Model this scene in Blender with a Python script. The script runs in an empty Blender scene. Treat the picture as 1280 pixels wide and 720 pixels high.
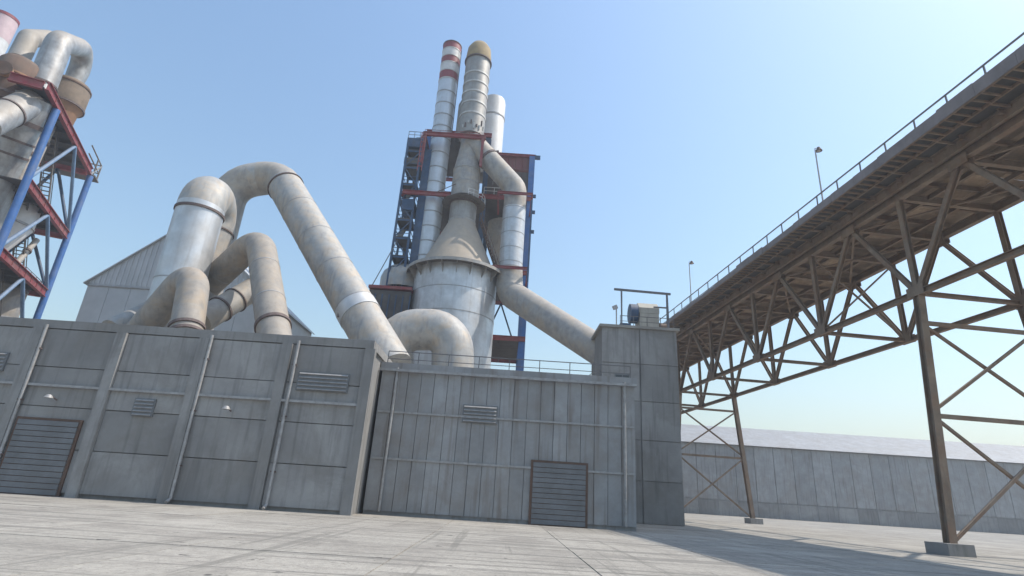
import bpy, math, random
from mathutils import Vector, Matrix
random.seed(7)
R = math.radians
scene = bpy.context.scene
C = scene.collection

# ------------------------------------------------------------------ camera
CAM = Vector((0, 0, 1.7))
FPX = 690.0                                   # focal length in pixels of the 1280 px wide photograph
_U = Vector((760 - 640, 1500 + 360, -FPX)).normalized()      # vanishing point of verticals
_F = (Vector((0, 0, -1)) - _U * (-_U.z)).normalized()
_R = _F.cross(_U)
MROT = Matrix((_R, _F, _U))
cam_d = bpy.data.cameras.new('camera'); cam = bpy.data.objects.new('camera', cam_d); C.objects.link(cam)
cam.matrix_world = Matrix.Translation(CAM) @ MROT.to_4x4()
cam_d.sensor_width = 36; cam_d.lens = FPX / 1280 * 36
cam_d.clip_start = 0.1; cam_d.clip_end = 6000
scene.camera = cam

# ------------------------------------------------------------------ sky, sun, exposure
SUN_AZ, SUN_EL = 86.0, 56.0                  # clockwise from straight ahead; above the horizon
world = bpy.data.worlds.new('World'); scene.world = world; world.use_nodes = True
nt = world.node_tree; nt.nodes.clear()
sky = nt.nodes.new('ShaderNodeTexSky'); sky.sky_type = 'NISHITA'; sky.sun_disc = False
sky.sun_elevation = R(SUN_EL); sky.sun_rotation = R(SUN_AZ)
sky.air_density = 1.9; sky.dust_density = 1.8; sky.ozone_density = 5.5; sky.altitude = 0
bg = nt.nodes.new('ShaderNodeBackground'); bg.inputs['Strength'].default_value = 0.15
wo = nt.nodes.new('ShaderNodeOutputWorld')
nt.links.new(sky.outputs[0], bg.inputs[0]); nt.links.new(bg.outputs[0], wo.inputs[0])
sl = bpy.data.lights.new('sun', 'SUN'); sl.energy = 3.5; sl.angle = R(0.6); sl.color = (1.0, 0.93, 0.83)
sun = bpy.data.objects.new('sun', sl); C.objects.link(sun)
sdir = Vector((math.sin(R(SUN_AZ)) * math.cos(R(SUN_EL)), math.cos(R(SUN_AZ)) * math.cos(R(SUN_EL)), math.sin(R(SUN_EL))))
sun.rotation_euler = sdir.to_track_quat('Z', 'Y').to_euler(); sun.location = sdir * 200
vs = scene.view_settings; vs.view_transform = 'Standard'; vs.look = 'None'; vs.gamma = 1; vs.exposure = 0.4

# ------------------------------------------------------------------ measuring helpers
def ray(x, y):
    return MROT @ Vector(((x - 640) / FPX, -(y - 360) / FPX, -1))
def at(x, y, Y):
    r = ray(x, y); return CAM + r * (Y / r.y)
def zat(X, Y, py):
    """height above ground at which the vertical through (X, Y) shows at picture height py"""
    k = (360 - py) / FPX
    a = MROT.transposed() @ Vector((X, Y, -CAM.z)); b = MROT.transposed() @ Vector((0, 0, 1))
    return (-k * a.z - a.y) / (b.y + k * b.z)

# ------------------------------------------------------------------ materials
MATS = {}
def mat(name, col, col2=None, rough=.6, metal=0., scale=1.5, dust=0., dustcol=(.36, .31, .25), streak=0., streakcol=(.12, .09, .07), bump=.15, vary=0.0, mott=0., mottcol=None, mscale=.38):
    m = bpy.data.materials.new(name); m.use_nodes = True; t = m.node_tree; n = t.nodes; L = t.links
    bs = n['Principled BSDF']; bs.inputs['Roughness'].default_value = rough; bs.inputs['Metallic'].default_value = metal
    geo = n.new('ShaderNodeNewGeometry')
    nz = n.new('ShaderNodeTexNoise'); nz.inputs['Scale'].default_value = scale; nz.inputs['Detail'].default_value = 7; nz.inputs['Roughness'].default_value = .65
    L.new(geo.outputs['Position'], nz.inputs['Vector'])
    rp = n.new('ShaderNodeValToRGB'); rp.color_ramp.elements[0].position = .36; rp.color_ramp.elements[1].position = .66
    c2 = col2 or tuple(c * .72 for c in col)
    rp.color_ramp.elements[0].color = (*c2, 1); rp.color_ramp.elements[1].color = (*col, 1)
    L.new(nz.outputs['Fac'], rp.inputs['Fac']); cur = rp.outputs['Color']
    if vary:
        oi = n.new('ShaderNodeObjectInfo'); mr = n.new('ShaderNodeMapRange')
        mr.inputs['To Min'].default_value = 1 - vary; mr.inputs['To Max'].default_value = 1 + vary
        L.new(oi.outputs['Random'], mr.inputs['Value'])
        mv = n.new('ShaderNodeMixRGB'); mv.blend_type = 'MULTIPLY'; mv.inputs['Fac'].default_value = 1
        L.new(cur, mv.inputs['Color1']); L.new(mr.outputs[0], mv.inputs['Color2']); cur = mv.outputs['Color']
    def mix(fac, colr):
        nonlocal cur
        mx = n.new('ShaderNodeMixRGB'); mx.inputs['Color2'].default_value = (*colr, 1)
        L.new(fac, mx.inputs['Fac']); L.new(cur, mx.inputs['Color1']); cur = mx.outputs['Color']
    if mott:
        n4 = n.new('ShaderNodeTexNoise'); n4.inputs['Scale'].default_value = mscale; n4.inputs['Detail'].default_value = 9; n4.inputs['Roughness'].default_value = .7; n4.inputs['Distortion'].default_value = .6
        L.new(geo.outputs['Position'], n4.inputs['Vector'])
        r4 = n.new('ShaderNodeMapRange'); r4.inputs['From Min'].default_value = .47; r4.inputs['From Max'].default_value = .62; r4.inputs['To Max'].default_value = mott
        L.new(n4.outputs['Fac'], r4.inputs['Value']); mix(r4.outputs[0], mottcol or tuple(x * .62 + .06 for x in c2))
    if streak:
        mp = n.new('ShaderNodeMapping'); mp.inputs['Scale'].default_value = (2.2, 2.2, .16)
        L.new(geo.outputs['Position'], mp.inputs['Vector'])
        n2 = n.new('ShaderNodeTexNoise'); n2.inputs['Scale'].default_value = 1.3; n2.inputs['Detail'].default_value = 5
        L.new(mp.outputs[0], n2.inputs['Vector'])
        r2 = n.new('ShaderNodeMapRange'); r2.inputs['From Min'].default_value = .52; r2.inputs['From Max'].default_value = .78; r2.inputs['To Max'].default_value = streak
        L.new(n2.outputs['Fac'], r2.inputs['Value']); mix(r2.outputs[0], streakcol)
    if dust:
        sx = n.new('ShaderNodeSeparateXYZ'); L.new(geo.outputs['Normal'], sx.inputs[0])
        n3 = n.new('ShaderNodeTexNoise'); n3.inputs['Scale'].default_value = .55; n3.inputs['Detail'].default_value = 6
        L.new(geo.outputs['Position'], n3.inputs['Vector'])
        ad = n.new('ShaderNodeMath'); ad.operation = 'ADD'; L.new(sx.outputs['Z'], ad.inputs[0]); L.new(n3.outputs['Fac'], ad.inputs[1])
        r3 = n.new('ShaderNodeMapRange'); r3.inputs['From Min'].default_value = .45; r3.inputs['From Max'].default_value = 1.15; r3.inputs['To Max'].default_value = dust
        L.new(ad.outputs[0], r3.inputs['Value']); mix(r3.outputs[0], dustcol)
        if metal:
            mm = n.new('ShaderNodeMath'); mm.operation = 'MULTIPLY_ADD'; mm.inputs[1].default_value = -metal; mm.inputs[2].default_value = metal
            L.new(r3.outputs[0], mm.inputs[0]); L.new(mm.outputs[0], bs.inputs['Metallic'])
            mr2 = n.new('ShaderNodeMapRange'); mr2.inputs['To Min'].default_value = rough; mr2.inputs['To Max'].default_value = .9
            L.new(r3.outputs[0], mr2.inputs['Value']); L.new(mr2.outputs[0], bs.inputs['Roughness'])
    L.new(cur, bs.inputs['Base Color'])
    h = nz.outputs['Fac']
    if bump:
        bp = n.new('ShaderNodeBump'); bp.inputs['Strength'].default_value = bump; bp.inputs['Distance'].default_value = .05
        L.new(h, bp.inputs['Height']); L.new(bp.outputs[0], bs.inputs['Normal'])
    MATS[name] = m; return m
mat('silver', (.62, .63, .64), (.47, .48, .49), rough=.42, metal=.55, scale=.7, dust=.75, streak=.35, streakcol=(.25, .2, .16))
mat('silver_grimy', (.44, .44, .435), (.27, .265, .26), rough=.5, metal=.5, scale=.9, mott=.45, dust=.5, streak=.55, streakcol=(.2, .16, .13))
mat('rust_mid', (.23, .17, .125), (.15, .115, .085), rough=.85, scale=.8, dust=.3, streak=.5, streakcol=(.14, .11, .09))
mat('silver_clean', (.60, .63, .66), (.50, .52, .54), rough=.45, metal=.45, scale=.9, dust=.35, streak=.25, streakcol=(.3, .27, .24))
mat('silver_dull', (.36, .35, .33), (.25, .24, .225), rough=.55, metal=.4, scale=.8, dust=.7, streak=.5, streakcol=(.2, .15, .12))
mat('dusty', (.43, .425, .41), (.32, .325, .325), rough=.6, metal=.25, scale=1.6, mott=.62, mottcol=(.45, .36, .26), mscale=.8, dust=.2, dustcol=(.44, .38, .30), streak=.8, streakcol=(.22, .225, .235))
mat('dusty_brown', (.36, .33, .295), (.25, .24, .23), rough=.7, metal=.15, scale=1.4, mott=.6, mottcol=(.37, .29, .21), mscale=.6, dust=.3, dustcol=(.40, .33, .25), streak=.6, streakcol=(.17, .165, .16))
mat('dusty_grey', (.40, .385, .36), (.27, .265, .26), rough=.65, metal=.2, scale=1.4, mott=.7, mottcol=(.41, .345, .27), mscale=.5, dust=.35, dustcol=(.42, .36, .29), streak=.5, streakcol=(.20, .19, .18))
mat('cone_dust', (.43, .36, .28), (.36, .31, .25), rough=.8, metal=.05, scale=1.2, mott=.5, mottcol=(.36, .33, .30), mscale=.5, streak=.4, streakcol=(.30, .27, .24))
mat('white_paint', (.72, .72, .72), (.6, .59, .57), rough=.5, scale=.6, dust=.3, streak=.3, streakcol=(.4, .36, .32))
mat('cap_ochre', (.34, .25, .12), (.24, .18, .10), rough=.85, scale=1.2, dust=.3)
mat('stripe_red', (.26, .055, .065), (.19, .045, .05), rough=.6, scale=1.2, streak=.3, streakcol=(.3, .2, .2))
mat('stripe_white', (.62, .62, .62), (.5, .5, .5), rough=.6, scale=1.2, streak=.3, streakcol=(.35, .32, .3))
mat('pink_paint', (.56, .42, .44), (.48, .36, .38), rough=.6, scale=1.2, streak=.4, streakcol=(.5, .45, .44))
mat('flange', (.17, .13, .12), (.10, .075, .07), rough=.8, metal=.1, scale=3)
mat('seam', (.38, .38, .38), (.28, .27, .26), rough=.6, metal=.3, scale=3)
mat('seam_light', (.55, .54, .52), (.42, .41, .39), rough=.6, metal=.2, scale=3)
mat('red_steel', (.28, .045, .055), (.19, .035, .04), rough=.65, scale=1.5, dust=.4, streak=.5, streakcol=(.16, .08, .06), mott=.4, mottcol=(.24, .13, .12), mscale=.9)
mat('blue_steel', (.04, .14, .40), (.03, .11, .30), rough=.55, scale=1.2, dust=.35, streak=.35, streakcol=(.12, .13, .17), mott=.35, mottcol=(.13, .19, .30), mscale=.9)
mat('blue_dark', (.03, .08, .17), (.022, .05, .10), rough=.55, scale=1.2, dust=.3, streak=.3, streakcol=(.09, .08, .08))
mat('blue_pale', (.16, .25, .38), (.11, .18, .29), rough=.5, scale=1.2, dust=.2)
mat('floor_dark', (.085, .08, .078), (.055, .05, .048), rough=.8, scale=1.0, dust=.6)
mat('grating', (.16, .14, .125), (.10, .09, .08), rough=.85, scale=1.2, dust=.5)
mat('rust_brown', (.15, .085, .06), (.09, .06, .045), rough=.85, scale=.8, dust=.3, streak=.6, streakcol=(.08, .05, .04))
mat('rust_orange', (.35, .19, .10), (.23, .13, .08), rough=.8, scale=.8, dust=.35, streak=.5, streakcol=(.42, .25, .20))
mat('cladding', (.47, .48, .49), (.40, .41, .42), rough=.6, metal=.15, scale=.5, streak=.35, streakcol=(.42, .42, .42))
mat('cladding_dirty', (.33, .335, .34), (.25, .25, .25), rough=.6, metal=.2, scale=.6, streak=.8, streakcol=(.16, .13, .11), vary=.10, mott=.5, mottcol=(.24, .215, .19), mscale=.3)
mat('cladding_red', (.17, .05, .05), (.12, .04, .04), rough=.65, scale=.6, dust=.2, streak=.4)
mat('cladding_brown', (.10, .085, .075), (.07, .06, .055), rough=.8, scale=.6, dust=.4, streak=.5)
mat('bridge_steel', (.28, .21, .155), (.18, .135, .10), rough=.85, scale=.9, dust=.5, dustcol=(.33, .28, .22), streak=.5, streakcol=(.10, .075, .06), mott=.6, mottcol=(.22, .12, .07), mscale=.7)
mat('bridge_skirt', (.23, .20, .20), (.17, .15, .15), rough=.8, scale=.7, dust=.3, streak=.4, streakcol=(.15, .12, .10))
mat('bridge_plate', (.38, .28, .195), (.19, .14, .10), rough=.9, scale=.5, streak=.5, streakcol=(.10, .08, .06), vary=.3)
mat('rail_grey', (.16, .155, .16), (.12, .115, .12), rough=.6, metal=.2, scale=3)
mat('concrete', (.30, .295, .285), (.22, .215, .21), rough=.9, scale=.35, dust=.3, dustcol=(.32, .3, .27), streak=.8, streakcol=(.13, .125, .12), vary=.16, mott=.6, mottcol=(.19, .18, .165), mscale=.28)
mat('roof_dust', (.33, .31, .28), (.25, .235, .21), rough=.95, scale=.4)
def yard_mat(name, vary):
    m = mat(name, (.38, .35, .305), (.29, .27, .235), rough=.95, scale=5.0, bump=.6, vary=vary, mott=.7, mottcol=(.22, .20, .175), mscale=.35)
    t = m.node_tree; n = t.nodes; L = t.links; bs = n['Principled BSDF']; cur = bs.inputs['Base Color'].links[0].from_socket
    geo = n.new('ShaderNodeNewGeometry')
    def layer(sc, rot, nscale, lo, hi, amt, colr, det=6):
        nonlocal cur
        mp = n.new('ShaderNodeMapping'); mp.inputs['Scale'].default_value = sc; mp.inputs['Rotation'].default_value = (0, 0, rot); L.new(geo.outputs['Position'], mp.inputs['Vector'])
        nz = n.new('ShaderNodeTexNoise'); nz.inputs['Scale'].default_value = nscale; nz.inputs['Detail'].default_value = det; nz.inputs['Roughness'].default_value = .65; L.new(mp.outputs[0], nz.inputs['Vector'])
        mr = n.new('ShaderNodeMapRange'); mr.inputs['From Min'].default_value = lo; mr.inputs['From Max'].default_value = hi; mr.inputs['To Max'].default_value = amt; L.new(nz.outputs['Fac'], mr.inputs['Value'])
        mx = n.new('ShaderNodeMixRGB'); mx.inputs['Color2'].default_value = (*colr, 1); L.new(mr.outputs[0], mx.inputs['Fac']); L.new(cur, mx.inputs['Color1']); cur = mx.outputs['Color']
    layer((.06, 2.2, 1), .12, 1.0, .52, .60, .65, (.15, .14, .125))      # wheel marks along the front of the hall
    layer((2.0, .05, 1), -.25, 1.0, .56, .63, .55, (.16, .15, .13))      # wheel marks towards the bridge
    layer((1, 1, 1), 0, .12, .55, .62, .55, (.43, .40, .35))             # spilled cement dust
    layer((1, 1, 1), 0, 1.3, .66, .70, .8, (.07, .065, .06), 3)          # oil spots
    layer((1, 1, 1), 0, 14, .60, .70, .7, (.12, .11, .10), 2)            # grit
    L.new(cur, bs.inputs['Base Color'])
yard_mat('ground', 0); yard_mat('slab', .12)
mat('glass_dark', (.05, .055, .06), (.04, .045, .05), rough=.15, scale=1)
mat('lamp_grey', (.42, .40, .39), (.33, .31, .30), rough=.5, metal=.3, scale=3)
mat('door_steel', (.17, .18, .19), (.13, .135, .14), rough=.6, scale=1)
mat('machine_cream', (.42, .40, .34), (.33, .31, .27), rough=.7, scale=1.0, dust=.5, dustcol=(.45, .42, .34), streak=.4)

# ------------------------------------------------------------------ mesh helpers
class MB:
    def __init__(s): s.v = []; s.f = []; s.sm = []
    def add(s, vs, fs, smooth=False):
        o = len(s.v); s.v += [Vector(p) for p in vs]
        for f in fs: s.f.append([i + o for i in f]); s.sm.append(smooth)
        return s
    def box(s, c, size, ax=None):
        """box of given size about centre c; ax = three unit axes"""
        ax = ax or (Vector((1, 0, 0)), Vector((0, 1, 0)), Vector((0, 0, 1))); c = Vector(c)
        p = [c + ax[0] * (size[0] / 2 * i) + ax[1] * (size[1] / 2 * j) + ax[2] * (size[2] / 2 * k) for k in (-1, 1) for j in (-1, 1) for i in (-1, 1)]
        return s.add(p, [(0, 2, 3, 1), (4, 5, 7, 6), (0, 1, 5, 4), (2, 6, 7, 3), (0, 4, 6, 2), (1, 3, 7, 5)])
    def bar(s, p, q, w, h=None, up=Vector((0, 0, 1)), ext=0.):
        p, q = Vector(p), Vector(q); d = (q - p); L = d.length; d.normalize(); h = h or w
        if abs(d.dot(up)) > .98: up = Vector((0, 1, 0))
        sd = d.cross(up).normalized(); u = sd.cross(d)
        return s.box((p + q) / 2, (w, L + ext * 2, h), (sd, d, u))
    def ibeam(s, p, q, w, h, t=.03, up=Vector((0, 0, 1))):
        p, q = Vector(p), Vector(q); d = (q - p).normalized()
        if abs(d.dot(up)) > .98: up = Vector((0, 1, 0))
        sd = d.cross(up).normalized(); u = sd.cross(d)
        s.bar(p + u * (h / 2 - t / 2), q + u * (h / 2 - t / 2), w, t, up); s.bar(p - u * (h / 2 - t / 2), q - u * (h / 2 - t / 2), w, t, up)
        return s.bar(p, q, t, h - 2 * t - .004, up)
    def tube(s, pts, rad, n=24, caps=True, smooth=True):
        pts = [Vector(p) for p in pts]; m = len(pts); rad = rad if isinstance(rad, (list, tuple)) else [rad] * m
        tang = [((pts[min(i + 1, m - 1)] - pts[i]).normalized() + (pts[i] - pts[max(i - 1, 0)]).normalized()).normalized() for i in range(m)]
        a = Vector((0, 0, 1)) if abs(tang[0].z) < .9 else Vector((1, 0, 0))
        x = tang[0].cross(a).normalized(); vs = []; fs = []
        for i in range(m):
            x = (x - tang[i] * x.dot(tang[i])).normalized(); y = tang[i].cross(x)
            for k in range(n):
                an = 2 * math.pi * k / n; vs.append(pts[i] + (x * math.cos(an) + y * math.sin(an)) * rad[i])
        for i in range(m - 1):
            for k in range(n):
                k2 = (k + 1) % n; fs.append((i * n + k, i * n + k2, (i + 1) * n + k2, (i + 1) * n + k))
        s.add(vs, fs, smooth)
        if caps:
            o = len(s.v) - len(vs)
            s.f.append([o + k for k in range(n)][::-1]); s.sm.append(False)
            s.f.append([o + (m - 1) * n + k for k in range(n)]); s.sm.append(False)
        return s
    def lathe(s, prof, c=(0, 0, 0), n=48, smooth=True, close=False):
        c = Vector(c); vs = []; fs = []; m = len(prof)
        for r, z in prof:
            for k in range(n):
                a = 2 * math.pi * k / n; vs.append(c + Vector((r * math.cos(a), r * math.sin(a), z)))
        for i in range(m if close else m - 1):
            j = (i + 1) % m
            for k in range(n):
                k2 = (k + 1) % n; fs.append((i * n + k, i * n + k2, j * n + k2, j * n + k))
        return s.add(vs, fs, smooth)
    def prism(s, poly, z0, z1):
        n = len(poly); vs = [(*p, z0) for p in poly] + [(*p, z1) for p in poly]
        return s.add(vs, [list(range(n))[::-1], list(range(n, 2 * n))] + [(i, (i + 1) % n, (i + 1) % n + n, i + n) for i in range(n)])
    def mesh(s, name, m, base=Vector()):
        me = bpy.data.meshes.new(name); me.from_pydata([p - base for p in s.v], [], s.f)
        me.polygons.foreach_set('use_smooth', s.sm); me.materials.append(MATS[m]); me.update()
        if any(s.sm): me.set_sharp_from_angle(angle=R(38))
        return me
    def build(s, name, m, parent=None):
        base = Vector(parent.get('_b', (0, 0, 0))) if parent else Vector()
        return link(name, s.mesh(name, m, base), parent)
def link(name, me, parent=None, loc=None, rot=None):
    o = bpy.data.objects.new(name, me); C.objects.link(o); o.parent = parent
    if parent is not None and '_b' in parent: o['_b'] = parent['_b']
    if loc is not None: o.location = Vector(loc) - (Vector(parent['_b']) if parent else Vector())
    if rot is not None: o.rotation_euler = rot
    return o
def thing(name, label, cat, base, group=None):
    o = bpy.data.objects.new(name, None); C.objects.link(o); o.location = base; o.empty_display_size = .5
    o['label'] = label; o['category'] = cat; o['_b'] = tuple(base)
    if group: o['group'] = group
    return o
def struct(name, mb, m, base=None):
    o = mb.build(name, m); o['kind'] = 'structure'; o['_b'] = (0., 0., 0.); return o

def duct(t, pts, rad, bend, m, m_el=None, flanges=(), seams=(), n=40, nb=6, rads=None, el_name='elbow', seam_m='seam', mats=None):
    """a round duct along a polyline with filleted bends: each straight run a duct_section, each bend an elbow"""
    pts = [Vector(p) for p in pts]; m_el = m_el or m; k = len(pts)
    rads = rads or [rad] * k
    path = [(pts[0], rads[0])]; parts = []; runs = []
    for i in range(1, k):
        if i < k - 1:
            a = (pts[i - 1] - pts[i]).normalized(); b = (pts[i + 1] - pts[i]).normalized()
            ang = a.angle(b); Bd = bend[i - 1] if isinstance(bend, (list, tuple)) else bend
            tl = Bd / math.tan(ang / 2); ctr = pts[i] + (a + b).normalized() * (Bd / math.sin(ang / 2))
            v0 = pts[i] + a * tl - ctr; v1 = pts[i] + b * tl - ctr; axis = v0.cross(v1).normalized(); sw = v0.angle(v1)
            arc = [ctr + Matrix.Rotation(sw * j / nb, 3, axis) @ v0 for j in range(nb + 1)]
        else: arc = [pts[i]]
        st = len(path) - 1; path.append((arc[0], rads[i]))
        runs.append((path[-2][0], path[-1][0], path[-2][1], path[-1][1])); parts.append(('duct_section', st, len(path) - 1, i - 1))
        if len(arc) > 1:
            st = len(path) - 1
            for p in arc[1:]: path.append((p, rads[i]))
            parts.append((el_name, st, len(path) - 1, i - 1))
    P = [p for p, r in path]; m_ = len(P); rings = []
    tang = [((P[min(i + 1, m_ - 1)] - P[i]).normalized() + (P[i] - P[max(i - 1, 0)]).normalized()).normalized() for i in range(m_)]
    x = tang[0].cross(Vector((0, 0, 1)) if abs(tang[0].z) < .9 else Vector((1, 0, 0))).normalized()
    for i in range(m_):
        x = (x - tang[i] * x.dot(tang[i])).normalized(); y = tang[i].cross(x)
        rings.append([P[i] + (x * math.cos(2 * math.pi * q / n) + y * math.sin(2 * math.pi * q / n)) * path[i][1] for q in range(n)])
    for nm, a, b, idx in parts:
        mb = MB(); vs_ = [v for r_ in rings[a:b + 1] for v in r_]; c_ = b - a + 1
        mb.add(vs_, [(i * n + q, i * n + (q + 1) % n, (i + 1) * n + (q + 1) % n, (i + 1) * n + q) for i in range(c_ - 1) for q in range(n)], True)
        if a == 0: mb.f.append(list(range(n))[::-1]); mb.sm.append(False)
        if b == m_ - 1: mb.f.append([(c_ - 1) * n + q for q in range(n)]); mb.sm.append(False)
        mm_ = m_el if nm != 'duct_section' else (mats[idx] if mats else m)
        mb.build(nm, mm_, t)
    for i, f, *w in flanges:
        p, q, r0, r1 = runs[i]; c = p.lerp(q, f); d = (q - p).normalized(); r = r0 + (r1 - r0) * f; ww = w[0] if w else .12
        MB().tube([c - d * ww, c + d * ww], r + .10, n, True, True).build('flange', 'flange', t)
    for i, f in seams:
        p, q, r0, r1 = runs[i]; c = p.lerp(q, f); d = (q - p).normalized(); r = r0 + (r1 - r0) * f
        MB().tube([c - d * .045, c + d * .045], r + .02, n, True, True).build('seam_band', seam_m, t)
    return runs
def ring(t, X, Y, z, r, h=.12, m='seam', name='seam_band', out=.03):
    MB().lathe([(r - .05, z - h / 2), (r + out, z - h / 2), (r + out, z + h / 2), (r - .05, z + h / 2)], (X, Y, 0), 40, close=True).build(name, m, t)
def rail(t, pts, h=1.05, w=.05, step=2., name='handrail', m='rail_grey', mid=True):
    """handrail along a polyline of floor points: rails joined, each post a piece"""
    mb = MB(); o = None
    for a, b in zip(pts[:-1], pts[1:]):
        a, b = Vector(a), Vector(b)
        mb.bar(a + Vector((0, 0, h)), b + Vector((0, 0, h)), w)
        if mid: mb.bar(a + Vector((0, 0, h * .5)), b + Vector((0, 0, h * .5)), w * .8)
    o = mb.build(name, m, t)
    pm = MB().box((0, 0, h / 2), (w, w, h)).mesh('rail_post', m)
    for a, b in zip(pts[:-1], pts[1:]):
        a, b = Vector(a), Vector(b); n = max(1, round((b - a).length / step))
        for i in range(n + 1):
            link('post', pm, o, loc=a.lerp(b, i / n) - Vector((0, 0, 0)))
    return o

# ------------------------------------------------------------------ ground
gm = MB(); N = 40
gm.add([(-1290, -900, 0), (1290, -900, 0), (1290, 1590, 0), (-1290, 1590, 0)], [(0, 1, 2, 3)])
ground = struct('ground', gm, 'ground')
yard = MB(); yard.box((0, 0, 0), (4.96, 4.96, .10)); sm_ = yard.mesh('slab', 'slab')
for i in range(-7, 11):
    for j in range(0, 7):
        s_ = link('slab', sm_, ground, loc=(i * 5 + random.uniform(-.01, .01), 2.5 + j * 5, -.04 + random.uniform(0, .012)))

# ------------------------------------------------------------------ conveyor bridge (runs away from the camera on the right)
bd = ray(557, 605); bd.z = 0; bd.normalize(); bl = Vector((bd.y, -bd.x, 0))
def bp(s, l, h): return Vector((0, 0, CAM.z)) + bd * s + bl * l + Vector((0, 0, h))
UP = Vector((0, 0, 1))
LE, LG, LF = 25.0, 28.0, 35.1          # walkway edge, near truss, far truss (metres to the right)
HR, HD, HB = 21.75, 20.72, 13.15       # handrail, deck, bottom chord above the eye
S0, S1 = 2.0, 128.0
bridge = thing('conveyor_bridge', 'long rusty brown steel truss conveyor bridge crossing overhead at the right', 'bridge', bp(66.6, (LG + LF) / 2, -CAM.z))
HT = 19.95                              # top chord centre
PER = 9.35; SV = 29.3
for l in (LG, LF):
    MB().ibeam(bp(S0, l, HT), bp(S1, l, HT), .42, .62, .05).build('top_chord', 'bridge_steel', bridge)
    MB().ibeam(bp(S0, l, HB), bp(S1, l, HB), .34, .36, .04).build('bottom_chord', 'bridge_steel', bridge)
vm = MB().ibeam((0, 0, 0), (0, 0, HT - HB - .50), .34, .30, .03, UP).mesh('vertical', 'bridge_steel')
rz = math.atan2(bd.y, bd.x)
gus = MB().box((0, 0, 0), (1.25, .05, .62)).mesh('gusset', 'bridge_steel')
k0 = int((S0 - SV) / PER) - 1
for k in range(k0, 12):
    s = SV + k * PER
    for l in (LG, LF):
        if S0 < s < S1:
            link('vertical', vm, bridge, loc=bp(s, l, HB + .19), rot=(0, 0, rz))
            for sd in (-1, 1): link('gusset', gus, bridge, loc=bp(s, l + sd * .20, HB + .1), rot=(0, 0, rz))
        for e in (-1, 1):
            s2 = s + e * PER / 2
            if S0 < s < S1 and S0 < s2 < S1:
                MB().ibeam(bp(s + e * .18, l, HB + .22), bp(s2 - e * .15, l, HT - .34), .30, .28, .03, bl).build('diagonal', 'bridge_steel', bridge)
                if e == 1:
                    for sd in (-1, 1): link('gusset', gus, bridge, loc=bp(s2, l + sd * .235, HT - .35), rot=(0, 0, rz))
    if S0 < s < S1:
        MB().ibeam(bp(s, LG + .25, HB), bp(s, LF - .25, HB), .26, .26, .03).build('cross_beam', 'bridge_steel', bridge)
# floor: joists, plates, stringers, lateral bracing
jm = MB().ibeam((0, -(LF - LG) / 2 - .9, 0), (0, (LF - LG) / 2 + .6, 0), .17, .34, .03).mesh('joist', 'bridge_steel')
s = S0 + .5; jn = 0
while s < S1:
    link('joist', jm, bridge, loc=bp(s, (LG + LF) / 2, HT + .50), rot=(0, 0, rz - math.pi)); s += PER / 4
pm_ = MB().box((0, 0, 0), (PER / 3 - .05, 2.86, .05)).mesh('deck_plate', 'bridge_plate')
s = S0 + PER / 6
while s < S1:
    for q in range(3):
        link('deck_plate', pm_, bridge, loc=bp(s, LG - .72 + 2.9 * (q + .5), HT + .70 + random.uniform(0, .02)), rot=(random.uniform(-.006, .006), random.uniform(-.006, .006), rz))
    s += PER / 3
for l in (LG + 2.2, LG + 4.9):
    MB().ibeam(bp(S0, l, HT + .16), bp(S1, l, HT + .16), .2, .32, .03).build('stringer', 'bridge_steel', bridge)
for k in range(k0, 12):
    s = SV + k * PER
    for a, b in ((0, 1), (1, 0)):
        p, q = bp(s - PER / 2, (LG, LF)[a] + (.3, -.3)[a], HT - .18 - .12 * a), bp(s + PER / 2, (LG, LF)[b] + (.3, -.3)[b], HT - .18 - .12 * a)
        if S0 < s - PER / 2 and s + PER / 2 < S1: MB().bar(p, q, .15, .10).build('lateral_brace', 'bridge_steel', bridge)
    for s2 in (s, s + PER / 2):
        if S0 < s2 < S1: MB().ibeam(bp(s2, LG + .25, HT - .02), bp(s2, LF - .25, HT - .02), .3, .5, .03).build('cross_girder', 'bridge_steel', bridge)
# belt underside idlers: a dark trough between the stringers
MB().bar(bp(S0, LG + 2.7, HT + 1.3), bp(S1, LG + 2.7, HT + 1.3), 1.3, .06).build('conveyor_belt', 'floor_dark', bridge)
# walkway on the near side
MB().ibeam(bp(S0, LG - .55, HT + .34), bp(S1, LG - .55, HT + .34), .22, .62, .03).build('walkway_beam', 'bridge_steel', bridge)
MB().bar(bp(S0, LE + .05, HD - .20), bp(S1, LE + .05, HD - .20), .09, .22).build('walkway_beam', 'bridge_steel', bridge)
MB().bar(bp(S0, LE + 1.25, HD - .20), bp(S1, LE + 1.25, HD - .20), .09, .18).build('walkway_beam', 'bridge_steel', bridge)
gp = MB().box((0, 0, 0), (1.12, 2.62, .04)).mesh('walkway_plate', 'floor_dark')
s = S0 + .6
while s < S1:
    link('walkway_plate', gp, bridge, loc=bp(s, LE + 1.33, HD - .05), rot=(0, 0, rz)); s += 1.125
rg = MB().box((0, 0, 0), (.07, 1.1, .12)).mesh('bracket', 'bridge_steel')
rg2 = MB().box((0, 0, 0), (.09, 1.15, .16)).mesh('bracket', 'bridge_steel')
s = S0 + .2; i = 0
while s < 75:
    link('bracket', rg, bridge, loc=bp(s, LE + .65, HD - .26), rot=(0, 0, rz + random.uniform(-.03, .03)))
    if i % 3 == 0: link('bracket', rg2, bridge, loc=bp(s + .12, LE + 1.85, HD - .22), rot=(0, 0, rz))
    s += .56; i += 1
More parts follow.
